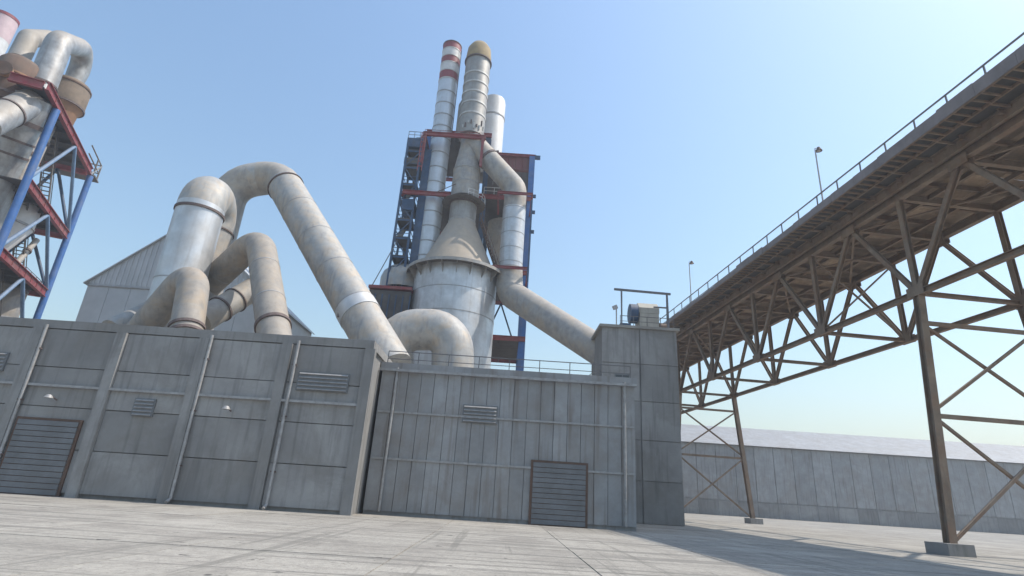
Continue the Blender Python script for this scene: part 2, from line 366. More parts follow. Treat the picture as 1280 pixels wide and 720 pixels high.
# skirt plates along the edge (missing in places, dented at the far end)
SK = 2.25; s = S0 + .3
while s < S1:
    hi = max(.08, .46 - .017 * max(0, s - 20)) if not 40 < s < 45 else .30
    hi += random.uniform(-.02, .02)
    w = MB().box((0, 0, (hi - .30) / 2), (SK - .02, .05, hi + .30)).build('skirt_plate', 'bridge_skirt', bridge)
    w.location = bp(s + SK / 2, LE - .05 + random.uniform(-.015, .015), HD) - Vector(bridge['_b']) + Vector(w.location) * 0
    for v in w.data.vertices: v.co += Vector(bridge['_b'])
    w.rotation_euler = (random.uniform(-.02, .02), 0, rz); s += SK
hr = MB().bar(bp(S0, LE + .03, HR), bp(S1, LE + .03, HR), .075).bar(bp(29, LE + .03, HD + .22), bp(S1, LE + .03, HD + .22), .05).build('handrail', 'rail_grey', bridge)
po = MB().box((0, 0, .5), (.07, .07, HR - HD + .04)).mesh('post', 'rail_grey')
s = .785 * LE - 8 * 2.25
while s < S1:
    if s > S0:
        o = link('post', po, hr, loc=bp(s, LE + .03 + random.uniform(-.015, .015), HD)); o.rotation_euler = (random.uniform(-.02, .02), random.uniform(-.02, .02), rz)
    s += 2.25
hr2 = MB().bar(bp(S0, LF + .5, HR), bp(S1, LF + .5, HR), .075).build('handrail', 'rail_grey', bridge)
s = 3.2
while s < S1:
    link('post', po, hr2, loc=bp(s, LF + .5, HD), rot=(0, 0, rz)); s += 2.25
# trestle legs under the truss
for k in (0, 4, 8):
    s = SV + k * PER
    for l in (LG, LF):
        e = -1 if l == LG else 1
        MB().ibeam(bp(s, l + e * 1.2, -CAM.z), bp(s, l, HB - .2), .45, .45, .05, bd).build('trestle_leg', 'bridge_steel', bridge)
        MB().box(bp(s, l + e * 1.25, -CAM.z + .3), (1.5, 1.5, .6), (bd, bl, UP)).build('footing', 'concrete', bridge)
    for a, b in ((0, 7), (7, 12.6)):
        za, zb = a + .6, b + .3
        fa, fb = 1.2 * (1 - za / 14.6), 1.2 * (1 - zb / 14.6)
        MB().bar(bp(s - .1, LG - fa, za - CAM.z), bp(s - .1, LF + fb, zb - CAM.z), .16).build('trestle_brace', 'bridge_steel', bridge)
        MB().bar(bp(s + .1, LF + fa, za - CAM.z), bp(s + .1, LG - fb, zb - CAM.z), .16).build('trestle_brace', 'bridge_steel', bridge)
        MB().bar(bp(s, LG - fb, zb - CAM.z), bp(s, LF + fb, zb - CAM.z), .2, .24).build('cross_beam', 'bridge_steel', bridge)
# X brace frames between the trusses further off
for k in (1,):
    s = SV + k * PER
    MB().bar(bp(s - .08, LG + .2, HB + .3), bp(s - .08, LF - .2, HT - .5), .12).build('sway_brace', 'bridge_steel', bridge)
    MB().bar(bp(s + .08, LF - .2, HB + .3), bp(s + .08, LG + .2, HT - .5), .12).build('sway_brace', 'bridge_steel', bridge)

# lamp posts standing on the bridge walkway
def lamp(s, px_top, label, r=.06, big=1.):
    b = bp(s, LE + .12, HD - .02); t = thing('lamp_post', label, 'lamp', b, 'lamp posts along the bridge')
    zt = zat(b.x, b.y, px_top)
    MB().tube([b, (b.x, b.y, zt - .2)], [r, r * .8], 12).build('pole', 'lamp_grey', t)
    a = Vector((b.x, b.y, zt - .2)); h = a + bl * .3 * big + UP * .1
    MB().tube([a + UP * -.1, a + UP * .15, a + bl * .25 + UP * .25, h + UP * .1], r * .6, 8).build('arm', 'lamp_grey', t)
    hd = MB(); hd.lathe([(.01, .22), (.10, .20), (.13, .1), (.22 * big, -.05), (.24 * big, -.12), (.22 * big, -.12), (.02, -.06)], h, 16)
    l = hd.build('lamp_head', 'flange', t)
    MB().lathe([(.01, -.2), (.10, -.16), (.14, -.1), (.10, -.05), (.01, -.04)], h, 12).build('bulb_glass', 'seam_light', l)
    MB().box((b.x, b.y, b.z + .03), (.25, .25, .05)).build('base_plate', 'lamp_grey', t)
    return t
lamp(1.305 * LE, 185, 'tall lamp post on the bridge handrail near the middle of the span')
lamp(2.22 * LE, 327, 'lamp post at the far low end of the bridge handrail')

# ------------------------------------------------------------------ centre: conditioning tower and its riser
TX, TY = -7.1, 65.0
rise = thing('conditioning_tower', 'big silver cylinder with a dusty cone roof and ring gallery', 'tower', (TX, TY, 0))
zc = zat(TX, TY, 347); RC = 5.15
MB().lathe([(RC, 0), (RC, zc)], (TX, TY, 0), 64).build('shell', 'silver', rise)
for py in (374, 402): ring(rise, TX, TY, zat(TX, TY, py), RC, .10)
for z in (4, 9, 14): ring(rise, TX, TY, z, RC, .10)
RG = RC + 1.05
gal = MB().lathe([(RC - .05, zc), (RG, zc), (RG, zc + .10), (RC - .05, zc + .10)], (TX, TY, 0), 64, close=True).build('ring_gallery', 'grating', rise)
MB().lathe([(RG - .03, zc - .16), (RG + .04, zc - .16), (RG + .04, zc + .22), (RG - .03, zc + .22)], (TX, TY, 0), 64, close=True).build('edge_plate', 'dusty_grey', gal)
br = MB(); br.add([(RC, -.03, 0), (RG - .05, -.03, 0), (RC, -.03, -1.3), (RC, .03, 0), (RG - .05, .03, 0), (RC, .03, -1.3)], [(0, 1, 2), (3, 5, 4), (0, 3, 4, 1), (1, 4, 5, 2)])
brm = br.mesh('bracket', 'silver_dull')
for k in range(20):
    o = link('bracket', brm, gal, loc=(TX, TY, zc - .01), rot=(0, 0, 2 * math.pi * (k + .3) / 20))
RN = 1.72; zt = zat(TX, TY - RN, 272)
MB().lathe([(RC - .15, zc + .1), (RC - .15, zc + .55), (RC - .35, zc + .62)], (TX, TY, 0), 64).build('cone_base', 'dusty_grey', rise)
MB().lathe([(RC - .35, zc + .60), (RN, zt)], (TX, TY, 0), 64).build('cone_roof', 'cone_dust', rise)
for k in range(24):
    a = 2 * math.pi * k / 24
    MB().box((TX + (RC - .1) * math.cos(a), TY + (RC - .1) * math.sin(a), zc + .45), (.28, .28, .28)).build('lug', 'dusty_grey', rise)
zn = zat(TX, TY - RN, 250); zu = zat(TX, TY - RN, 207); zv = zat(TX, TY - 1.3, 178); zb = zat(TX, TY - 1.3, 168)
MB().lathe([(RN, zt), (RN + .05, zn)], (TX, TY, 0), 48).build('neck', 'silver_dull', rise)
ring(rise, TX, TY, zt, RN, .3, 'dusty_grey', 'flange', .08)
for i in range(4): ring(rise, TX, TY, zn + .1 + i * .33, RN + .02, .16, ('flange', 'dusty_grey')[i % 2], 'expansion_joint', .16 + .08 * (i == 0))
MB().lathe([(RN + .12, zn + 1.2), (RN + .12, zu)], (TX, TY, 0), 48).build('riser_duct', 'dusty_grey', rise)
ring(rise, TX, TY, zn + 3.1, RN + .12, .14)
ring(rise, TX, TY, zu, RN + .12, .2, 'dusty_grey', 'flange', .06)
MB().lathe([(RN + .12, zu), (1.28, zv), (1.28, zb + .6)], (TX, TY, 0), 48).build('riser_taper', 'dusty_grey', rise)
# handrail on the ring gallery
rl = MB(); pts = [(TX + (RG - .05) * math.cos(2 * math.pi * k / 48), TY + (RG - .05) * math.sin(2 * math.pi * k / 48)) for k in range(49)]
# stair up the right side of the cone
p0 = Vector((TX + RC * .86 + .9, TY - 1.4, zc + .2)); p1 = Vector((TX + RN + .75, TY - .8, zt + .3))
st = MB()
sd = Vector((.25, -.9, 0)).normalized() * .42
st.bar(p0 + sd, p1 + sd, .08, .2).bar(p0 - sd, p1 - sd, .08, .2).bar(p0 + sd + UP * 1, p1 + sd + UP * 1, .06).bar(p0 - sd + UP * 1, p1 - sd + UP * 1, .06)
stair = st.build('cone_ladder', 'rust_brown', rise)
tm = MB().box((0, 0, 0), (.12, .8, .05)).mesh('rung', 'rust_brown'); pm2 = MB().box((0, 0, .5), (.06, .06, 1.)).mesh('rail_post', 'rust_brown')
for i in range(17):
    link('rung', tm, stair, loc=p0.lerp(p1, (i + .5) / 17), rot=(0, 0, .27))
    if i % 2 == 0:
        link('rail_post', pm2, stair, loc=p0.lerp(p1, (i + .5) / 17) + sd); link('rail_post', pm2, stair, loc=p0.lerp(p1, (i + .5) / 17) - sd)
# small service platform at the expansion joint
zp = zn + .2
sp = MB().lathe([(RN + .25, zp), (RN + 1.15, zp), (RN + 1.15, zp + .07), (RN + .25, zp + .07)], (TX, TY, 0), 40, close=True).build('service_platform', 'grating', rise)
pl = MB()
for k in range(24):
    a, b = 2 * math.pi * k / 24, 2 * math.pi * (k + 1) / 24
    for h in (.55, 1.05): pl.bar((TX + (RN + 1.1) * math.cos(a), TY + (RN + 1.1) * math.sin(a), zp + h), (TX + (RN + 1.1) * math.cos(b), TY + (RN + 1.1) * math.sin(b), zp + h), .045)
    if -.6 < math.cos(a): pass
pl2 = MB()
for k in (19, 20, 21, 22, 23, 0, 1, 2, 3):
    a, b = 2 * math.pi * k / 24, 2 * math.pi * (k + 1) / 24
    for h in (.55, 1.05): pl2.bar((TX + (RN + 1.1) * math.cos(a), TY + (RN + 1.1) * math.sin(a), zp + h), (TX + (RN + 1.1) * math.cos(b), TY + (RN + 1.1) * math.sin(b), zp + h), .05)
    pl2.bar((TX + (RN + 1.1) * math.cos(a), TY + (RN + 1.1) * math.sin(a), zp), (TX + (RN + 1.1) * math.cos(a), TY + (RN + 1.1) * math.sin(a), zp + 1.05), .05)
pl2.build('handrail', 'stripe_white', sp)

# dull stack with ochre cap, standing on the riser
es = thing('exhaust_stack', 'tall dull grey banded stack with an ochre capped top above the cone', 'chimney', (TX, TY, zb + .5))
RS = 1.8; z1 = zat(TX, TY - .8, 52); z0 = zat(TX, TY - RS, 68)
MB().lathe([(1.2, zb + .32), (RS, zb + .32), (RS, z0)], (TX, TY, 0), 48).build('shell', 'silver_dull', es)
MB().lathe([(RS + .10, z0 - .1), (RS + .10, z0 + .3), (RS - .1, z1 - 1.0), (RS - .55, z1 - .2), (RS - .9, z1), (.01, z1 + .05)], (TX, TY, 0), 48).build('cap', 'cap_ochre', es)
MB().lathe([(RS + .05, z0 - .12), (RS + .2, z0 - .12), (RS + .2, z0 + .06), (RS + .05, z0 + .06)], (TX, TY, 0), 48, close=True).build('cap_flange', 'flange', es)
for py in (88, 100, 112, 125, 139): ring(es, TX, TY, zat(TX, TY - RS, py), RS, .26, 'seam_light', 'stiffener_ring', .07)
hp = MB().lathe([(.55, zb + .6), (.55, zat(TX, TY, 128)), (.2, zat(TX, TY, 121))], (TX - 1.75, TY + .9, 0), 24).build('bypass_pipe', 'silver_dull', es)
for k in range(9):
    a = -2.2 + k * .22
    MB().box((TX + (RS + .03) * math.cos(a), TY + (RS + .03) * math.sin(a), zat(TX, TY - RS, 153) + random.uniform(-.6, .6)), (.18, .18, random.uniform(.3, .9))).build('patch_plate', ('seam_light', 'flange')[k % 2], es)

# striped chimney
CX, CY = -11.35, 66.0; RR = 1.36
ch = thing('striped_chimney', 'slim silver chimney with red and white bands at its top', 'chimney', (CX, CY, 0))
zz = lambda py: zat(CX, CY - RR, py)
MB().lathe([(RR, 0), (RR, zz(96))], (CX, CY, 0), 40).build('shell', 'silver_clean', ch)
for a, b, m in ((96, 86, 'stripe_red'), (86, 76, 'stripe_white'), (76, 67.5, 'stripe_red'), (67.5, 58.5, 'stripe_white'), (58.5, 51, 'stripe_red')):
    MB().lathe([(RR + .01, zz(a)), (RR + .01, zz(b))], (CX, CY, 0), 40).build('painted_band', m, ch)
    ring(ch, CX, CY, zz(a), RR, .16, 'seam_light', 'seam_band', .06)
MB().lathe([(RR + .01, zz(51)), (RR + .08, zz(51)), (RR + .08, zz(51) + .15), (RR - .12, zz(51) + .15), (RR - .12, zz(56)), (.01, zz(56))], (CX, CY, 0), 40).build('rim', 'flange', ch)
py = 112
while py < 330:
    ring(ch, CX, CY, zz(py), RR, .14, 'seam', 'seam_band', .05); py += 14.5 if py < 160 else 18.5
lm = MB()
for d_ in (-.2, .2): lm.bar((CX + RR + .15, CY - .5 + d_, zz(165)), (CX + RR + .15, CY - .5 + d_, zz(56)), .05)
i_ = 0
while zz(165) + i_ * .4 < zz(56): lm.bar((CX + RR + .15, CY - .7, zz(165) + i_ * .4), (CX + RR + .15, CY - .3, zz(165) + i_ * .4), .03); i_ += 1
lm.build('ladder', 'rail_grey', ch)

# white silo at the top right
WX, WY = at(616, 150, 71).x, 71.0
ws = thing('white_silo', 'white domed vessel behind the dull stack at the tower top', 'silo', (WX, WY, zat(WX, WY, 205)))
RW = 1.78; zz = lambda py: zat(WX, WY - RW, py)
MB().lathe([(RW, zz(215)), (RW, zz(121)), (RW * .93, zz(117)), (RW * .6, zz(114.5)), (.3, zz(113.5)), (.01, zz(113.4))], (WX, WY, 0), 40).build('shell', 'white_paint', ws)
ring(ws, WX, WY, zz(140), RW, .22, 'seam', 'stiffener_ring', .07)
MB().tube([(WX - .6, WY, zz(116)), (WX - .6, WY, zz(111))], .18, 12).build('vent', 'seam', ws)
MB().box((WX + 1.2, WY - 1.42, zz(188)), (.4, .3, .5)).build('hatch', 'flange', ws)

# branch duct: off the riser, over to the right, down, and off to the right
DX, DY = at(643, 262, 63.5).x, 63.5
bdct = thing('branch_duct', 'dusty grey duct branching off the riser and dropping down on the right', 'duct', (DX, DY, zat(DX, DY, 352)))
pA = Vector((TX + .3, TY - .2, zat(TX, TY, 178))); pB = Vector((DX, DY, zat(DX, DY, 236))); pC = Vector((DX, DY, zat(DX, DY, 348)))
pD = at(672, 378, 58); pE = at(775, 455, 52)
duct(bdct, [pA, pB, Vector((DX, DY, zat(DX, DY, 300)))], 1.45, 2.0, 'dusty_grey', flanges=[(0, .42, .18)], nb=5)
duct(bdct, [Vector((DX, DY, zat(DX, DY, 262))), Vector((DX, DY, zat(DX, DY, 336)))], 1.47, 1, 'silver', seams=[(0, .02), (0, .22), (0, .45), (0, .7), (0, .93)])
duct(bdct, [Vector((DX, DY, zat(DX, DY, 336))), Vector((DX, DY, zat(DX, DY, 366))), pE], 1.7, 2.4, 'dusty_grey', rads=[1.5, 1.65, 1.5], nb=6)

# ------------------------------------------------------------------ preheater frame behind
fr = thing('steel_frame', 'blue and red steel frame tower behind the stacks', 'steel frame', (-6.2, 73.5, 0))
FX0, FX1, FY0, FY1 = -13.4, at(660, 260, 68).x + .2, 68.0, 80.0
ztop_r = zat(FX1, FY0, 197); zl2 = zat(FX1, FY0, 250); zl3 = zat(FX1, FY0, 342); zP1 = zat(FX0, FY0, 166)
for x in (FX0, FX1):
    for y in (FY0, FY1):
        zt_ = ztop_r if x == FX1 else zP1
        MB().ibeam((x, y, 0), (x, y, zt_), .8, .8, .08, Vector((0, 1, 0))).build('column', 'blue_steel', fr)
MXc = TX + 2.35
MB().ibeam((MXc, FY0, 0), (MXc, FY0, zP1 - .3), .7, .7, .08, Vector((0, 1, 0))).build('column', 'blue_dark', fr)
MB().ibeam((MXc, FY1, 0), (MXc, FY1, zP1 - .3), .7, .7, .08, Vector((0, 1, 0))).build('column', 'blue_dark', fr)
lev = [(zl2, FX0, FX1), (zl3, FX0, FX1), (zl3 - 9, FX0, FX1), (zl3 - 18, FX0, FX1), (zP1, FX0, MXc)]
for z, a, b in lev:
    MB().prism([(a + .4, FY0 + .4), (b - .4, FY0 + .4), (b - .4, FY1 - .4), (a + .4, FY1 - .4)], z - .12, z).build('floor_plate', 'floor_dark', fr)
    for y in (FY0 - .42, FY1 + .42): MB().ibeam((a - .4, y, z - .1), (b + .4, y, z - .1), .3, .62, .05).build('beam', 'red_steel', fr)
    for x in (a, b): MB().ibeam((x, FY0 + .42, z - .1), (x, FY1 - .42, z - .1), .3, .62, .05).build('beam', 'red_steel', fr)
    n_ = 5
    for i in range(1, n_): MB().ibeam((a + (b - a) * i / n_, FY0 + .5, z - .32), (a + (b - a) * i / n_, FY1 - .5, z - .32), .2, .38, .03).build('joist', 'floor_dark', fr)
# red gantry at the foot of the stacks
xa = at(531, 166, 63).x
for x in (at(532, 166, 63).x, at(604, 172, 63).x):
    MB().ibeam((x, 63, zat(xa, 63, 167) - 4.6), (x, 63, zat(xa, 63, 167) - .3), .35, .35, .05, Vector((0, 1, 0))).build('gantry_post', 'red_steel', fr)
xa, xb = at(531, 166, 63).x, at(605, 172, 63).x; zg = zat(xa, 63, 167)
MB().ibeam((xa - .2, 63, zg), (xb + .2, 63, zg), .35, .55, .06).build('gantry_beam', 'red_steel', fr)
for x in (xa, xb): MB().ibeam((x, 63.2, zg), (x, FY0, zg), .3, .5, .05).build('gantry_beam', 'red_steel', fr)
rail(fr, [(xa, 63.1, zg + .25), (xb, 63.1, zg + .25)], .5, .05, 2.2, m='red_steel')
for i in range(7): MB().box((xa - .0, 62.7, zg - .8 - i * .75), (.5, .07, .14)).build('rung', 'red_steel', fr)
MB().bar((xa - .28, 62.7, zg - 6), (xa - .28, 62.7, zg), .1).bar((xa + .28, 62.7, zg - 6), (xa + .28, 62.7, zg), .1).build('ladder', 'red_steel', fr)
# red cladding and brown wall on the right bay, panel by panel
pw = (FX1 - .45 - MXc) / 6
for i in range(6):
    x = MXc + pw * (i + .5) + .1
    zc1 = ztop_r - 2.1
    MB().box((x, FY0 + .1, (zc1 + ztop_r) / 2), (pw - .04, .08, ztop_r - zc1)).build('cladding_panel', 'cladding_red', fr)
    MB().box((x, FY0 + .2, (zl2 + zc1) / 2), (pw - .05, .08, zc1 - zl2 - .7)).build('wall_panel', 'cladding_brown', fr)
MB().ibeam((MXc, FY0 - .2, ztop_r + .1), (FX1 + .5, FY0 - .2, ztop_r + .1), .3, .4, .05).build('beam', 'red_steel', fr)
MB().prism([(MXc, FY0), (FX1 + .4, FY0), (FX1 + .4, FY1), (MXc, FY1)], ztop_r - .02, ztop_r + .08).build('roof', 'cladding_red', fr)
for z in (zl2 + .5, zl2 - 2, zl2 - 5): MB().box((FX1 + .55, FY0 - .2, z), (.5, .35, .4)).build('junction_box', 'blue_dark', fr)
MB().box((FX1 + .7, FY0 - .2, ztop_r - .1), (.9, .4, .5)).build('junction_box', 'blue_dark', fr)
# chevron braces, right bay and left bay
for (a, b, za_, zb_) in ((MXc, FX1, zl3, zl2), (FX0, MXc, zl3, zl2), (FX0, MXc, zl3 - 9, zl3), (MXc, FX1, zl3 - 9, zl3)):
    m_ = (a + b) / 2
    MB().bar((a, FY1, za_), (m_, FY1, zb_ - .4), .22).build('brace', 'blue_dark', fr); MB().bar((b, FY1, za_), (m_, FY1, zb_ - .4), .22).build('brace', 'blue_dark', fr)
# supports of the dropping duct
for py in (250, 341):
    z = zat(DX, DY, py)
    MB().ibeam((DX - 2.2, DY - 1.75, z), (FX1 + .1, DY - 1.75, z), .22, .34, .04).build('duct_support', 'red_steel', fr)
    MB().ibeam((FX1 + .1, DY - 1.75, z), (FX1 + .1, FY0 - .4, z), .22, .34, .04).build('duct_support', 'red_steel', fr)
    MB().ibeam((DX - 2.2, DY - 1.75, z), (DX - 2.2, FY0 - .4, z), .22, .34, .04).build('duct_support', 'red_steel', fr)
zs_ = zat(FX1, DY - 1.75, 352); MB().bar((FX1 + .1, DY - 1.75, zs_), (FX1 + .1, DY - 1.75, zat(FX1, DY - 1.75, 250)), .22).build('hanger', 'blue_dark', fr)
rail(fr, [(MXc, FY0 - .5, zl2 + .2), (DX - 1.6, FY0 - .5, zl2 + .2)], 1.1, .07, 1.2, m='stripe_white')
# dim equipment inside the right bay
MB().lathe([(.4, zl2 - 9), (2.0, zl2 - 5), (2.0, zl2 - 1.5), (1.2, zl2 - 1)], (MXc + 2.6, 73, 0), 32).build('cyclone', 'dusty_grey', fr)

# blue stair tower on the left
SX, SY = at(509, 270, 66).x, 66.0
stt = thing('stair_tower', 'dark blue lattice stair tower on the left of the striped chimney', 'stair tower', (SX, SY, 0))
hw, hd_ = .95, 1.5; zst = zat(SX, SY, 184)
MB().ibeam((SX + 1.9, SY - .6, 0), (SX + 1.9, SY - .6, zat(SX + 1.9, SY, 192)), 1.15, .9, .12, Vector((0, 1, 0))).build('main_column', 'blue_dark', stt)
for i in (-1, 1):
    for j in (-1, 1):
        MB().bar((SX + i * hw, SY + j * hd_, 0), (SX + i * hw, SY + j * hd_, zst), .26).build('column', 'blue_dark', stt)
z = 2.6; k = 0
fm = MB().box((0, 0, 0), (hw * 2 + .2, hd_ * 2 + .2, .09)).mesh('landing', 'floor_dark')
hm = MB()
for sgn in (-1, 1):
    hm.bar((-hw, sgn * hd_, 1.1), (hw, sgn * hd_, 1.1), .07).bar((-hw, sgn * hd_, .55), (hw, sgn * hd_, .55), .06)
    hm.bar((sgn * hw, -hd_, 1.1), (sgn * hw, hd_, 1.1), .07)
hm = hm.mesh('handrail', 'blue_dark')
beam_m = MB().bar((-hw, -hd_, 0), (hw, -hd_, 0), .12, .24).bar((-hw, hd_, 0), (hw, hd_, 0), .12, .24).bar((-hw, -hd_, 0), (-hw, hd_, 0), .12, .24).bar((hw, -hd_, 0), (hw, hd_, 0), .12, .24).mesh('landing_frame', 'blue_dark')
while z < zst + .1:
    link('landing', fm, stt, loc=(SX, SY, z + .17)); link('landing_frame', beam_m, stt, loc=(SX, SY, z)); link('handrail', hm, stt, loc=(SX, SY, z + .15))
    if z + 2.6 < zst + .1:
        e = 1 if k % 2 else -1
        MB().bar((SX - .4 * e, SY - hd_ * e * .8, z + .2), (SX - .4 * e, SY + hd_ * e * .8, z + 2.7), .7, .16).build('stair_flight', 'floor_dark', stt)
        MB().bar((SX - hw * e, SY - hd_ - .02, z + .1), (SX + hw * e, SY - hd_ - .02, z + 2.6), .12, .12).build('brace', 'blue_dark', stt)
    z += 2.62; k += 1
MB().box((SX + .2, SY, zst - .3), (2.6, 3.2, 1.4)).build('top_cabin', 'blue_dark', stt)
MB().box((SX + .0, SY - .2, zst - 3.2), (2.3, 2.6, 1.0)).build('cable_box', 'floor_dark', stt)
mst = MB(); tp = Vector((SX + .6, SY, zst + 2.0))
for i, j in ((-1, -1), (1, -1), (1, 1), (-1, 1)): mst.bar((SX + .6 + i * .8, SY + j * .8, zst + .4), tp, .08)
mst.bar((SX - .1, SY - .7, zst + 1.1), (SX + 1.3, SY - .7, zst + 1.1), .06).bar(tp, tp + UP * .5, .06).build('mast', 'rail_grey', stt)
rail(stt, [(SX - 1.0, SY - 1.6, zst + .4), (SX + 1.4, SY - 1.6, zst + .4)], 1.0, .06, .8)
# the red outrigger at mid height
z = zat(SX, SY - 2.2, 240); xl, xr = at(503, 240, 63.8).x, at(562, 240, 63.8).x
MB().ibeam((xl, 63.8, z), (xr, 63.8, z), .35, .55, .06).build('outrigger_beam', 'red_steel', stt)
MB().ibeam((xl, 64.0, z), (xl, 67.5, z), .3, .5, .05).build('outrigger_beam', 'red_steel', stt)
MB().box(((xl + SX + 1) / 2, 65.6, z - 1.5), (SX + 1 - xl, 2.6, 1.6)).build('cable_box', 'blue_dark', stt)
for i in range(6): MB().bar((xr - 1.6, 63.6, z + .2), (xr + .8, 63.6, z + 1.6), .07).build('brace', 'rust_brown', stt) if i == 0 else None

# low dark platform with red edge left of the tower
PX0, PX1 = at(462, 356, 62).x, at(514, 358, 62).x; pz = zat(PX0, 62, 357)
lp = thing('filter_platform', 'dark blue filter house with a red roof edge at the foot of the stair tower', 'filter house', ((PX0 + PX1) / 2, 64.5, 0))
MB().box(((PX0 + PX1) / 2, 64.7, pz / 2 - .2), (PX1 - PX0, 5.0, pz - .4)).build('housing', 'floor_dark', lp)
MB().box(((PX0 + PX1) / 2, 64.7, pz), (PX1 - PX0 + .25, 5.3, .35)).build('roof_edge', 'red_steel', lp)
n_ = 6
for i in range(n_ + 1):
    MB().box((PX0 + (PX1 - PX0) * i / n_, 62.15, pz / 2 - .4), (.14, .12, pz - 1.)).build('rib', 'blue_dark', lp)
q0 = at(497, 300, 64.3)
MB().bar((PX0 + .1, 62.6, pz + .15), q0, .09).build('tie_rod', 'rail_grey', lp)
hv = thing('dusty_vessel', 'beige domed dusty vessel on the red edged platform', 'vessel', at(500, 345, 66.5))
vc = at(505, 352, 67); MB().lathe([(3.0, -1.5), (3.0, .1), (2.75, .9), (2.1, 1.6), (1.1, 2.1), (.3, 2.3), (.01, 2.3)], vc, 36).build('shell', 'dusty', hv)
MB().tube([vc + Vector((-2.3, -1.7, -.5)), vc + Vector((-1.3, -1.2, 1.7))], .12, 10).build('pipe', 'flange', hv)

# ------------------------------------------------------------------ left: preheater tower of the neighbouring line
A = Vector((-50.0, 50.0, 0)); B = Vector((-56.1, 64.0, 0))
e1 = (B - A).normalized(); e2 = Vector((-e1.y, e1.x, 0)); DEP = 7.0
lt = thing('preheater_frame', 'blue column steel frame with red floor beams at the left edge', 'steel frame', tuple(A))
zB = [zat(B.x, B.y, py) for py in (215, 294, 366)]
zlv = [zB[0], zB[1], zB[2], zB[2] - 8.2, zB[2] - 16]
ztA = zlv[0] - .65
c4 = [A, B, B + e2 * DEP, A + e2 * DEP]
for i, c in enumerate(c4):
    MB().tube([c, c + UP * ztA], .36, 24).build('column', 'blue_steel', lt)
col4 = c4
for li, z in enumerate(zlv):
    EX = 3.4 if li == 0 else .0
    c4 = [A - e1 * EX, B, B + e2 * DEP, A + e2 * DEP]
    pin = [(c4[0] + e1 * .5 + e2 * .5), (B - e1 * .5 + e2 * .5), (B - e1 * .5 + e2 * (DEP - .5)), (A + e1 * .5 + e2 * (DEP - .5)), (A + e1 * .5 + e2 * 3), (c4[0] + e1 * .5 + e2 * 3)]
    MB().prism([(p.x, p.y) for p in pin], z - .1, z).build('floor_plate', 'floor_dark', lt)
    for i in range(3 if li else 4):
        p, q = c4[i] + UP * (z - .15), c4[(i + 1) % 4] + UP * (z - .15)
        if i == 3: p = q + e2 * 3.0
        d = (q - p).normalized(); out = Vector((d.y, -d.x, 0)) * (.0)
        b = MB().ibeam(p + d * (.4 if EX == 0 or i in (1, 2) else -.2) + out, q - d * .4 + out, .42, .95, .08).build('floor_beam', 'red_steel', lt)
        if i == 0:
            for k in range(1, 8): MB().box(p.lerp(q, k / 8), (.24, .04, .74), (Vector((d.y, -d.x, 0)), d, UP)).build('stiffener', 'red_steel', b)
    for k in range(1, 6):
        p = A + e1 * ((B - A).length * k / 6)
        MB().ibeam(p + e2 * .3 + UP * (z - .38), p + e2 * (DEP - .3) + UP * (z - .38), .2, .45, .04).build('joist', 'floor_dark', lt)
    mid = (A + B) / 2
    if li < 4:
        zl = zlv[li + 1]
        for c in (A, B): MB().tube([mid + UP * (z - .6), c.lerp(mid, .03) + UP * (zl + .3)], .19, 12).build('brace', 'blue_pale', lt)
        m2 = (c4[1] + c4[2]) / 2
        for c in (c4[1], c4[2]): MB().tube([m2 + UP * (z - .6), c.lerp(m2, .03) + UP * (zl + .3)], .19, 12).build('brace', 'blue_dark', lt)
    # handrails just inside the visible edges
    if li < 3:
        rail(lt, [tuple(A + e1 * 9 + e2 * .6 + UP * z), tuple(B - e1 * .6 + e2 * .6 + UP * z), tuple(B - e1 * .6 + e2 * 8 + UP * z)], 1.1, .06, 2., m='rail_grey')
# steep stairs between floors, behind the open side
for li in (0, 1, 2):
    z, zl = zlv[li], zlv[li + 1]
    p, q = B - e1 * 3 + e2 * 2.0 + UP * zl, B - e1 * 9.5 + e2 * 2.0 + UP * z
    MB().bar(p + e2 * .5, q + e2 * .5, .10, .28).bar(p - e2 * .5, q - e2 * .5, .10, .28).bar(p + e2 * .5 + UP, q + e2 * .5 + UP, .07).bar(p - e2 * .5 + UP, q - e2 * .5 + UP, .07).build('stair_stringer', 'grating', lt)
    tr = MB().box((0, 0, 0), (.24, .95, .05)).mesh('tread', 'grating')
    for i in range(22): link('tread', tr, lt, loc=p.lerp(q, (i + .5) / 22), rot=(0, 0, math.atan2(e1.y, e1.x)))
# bracketed platform outside column B
bz = UP * zlv[0]
MB().prism([(p.x, p.y) for p in (B + e1 * .6 - e2 * .3, B + e1 * 2.6 - e2 * .3, B + e1 * 2.6 + e2 * 6, B + e1 * .6 + e2 * 6)], zlv[0] - .25, zlv[0] - .1).build('balcony', 'grating', lt)
for a, b in ((.7, 0), (2.5, 0), (2.5, 3), (2.5, 5.9)): MB().bar(B + e1 * a + e2 * b + bz, B + e1 * a + e2 * b + bz + UP * 2.3, .13).build('balcony_post', 'grating', lt)
for h in (1.1, 2.3): MB().bar(B - e1 * 3 + bz + UP * h, B + e1 * 2.5 + bz + UP * h, .12).bar(B + e1 * 2.5 + bz + UP * h, B + e1 * 2.5 + e2 * 5.9 + bz + UP * h, .12).build('balcony_rail', 'grating', lt)
MB().bar(B + bz - UP * .3, B + e1 * 2.5 + bz + UP * 2.2, .14).build('balcony_strut', 'seam', lt)

def at_in(px, py, off):
    """point on the pixel ray, `off` metres behind the A-B face of the left frame"""
    r = ray(px, py); n = e2; k = ((A + e2 * off - CAM).dot(n)) / r.dot(n); return CAM + r * k
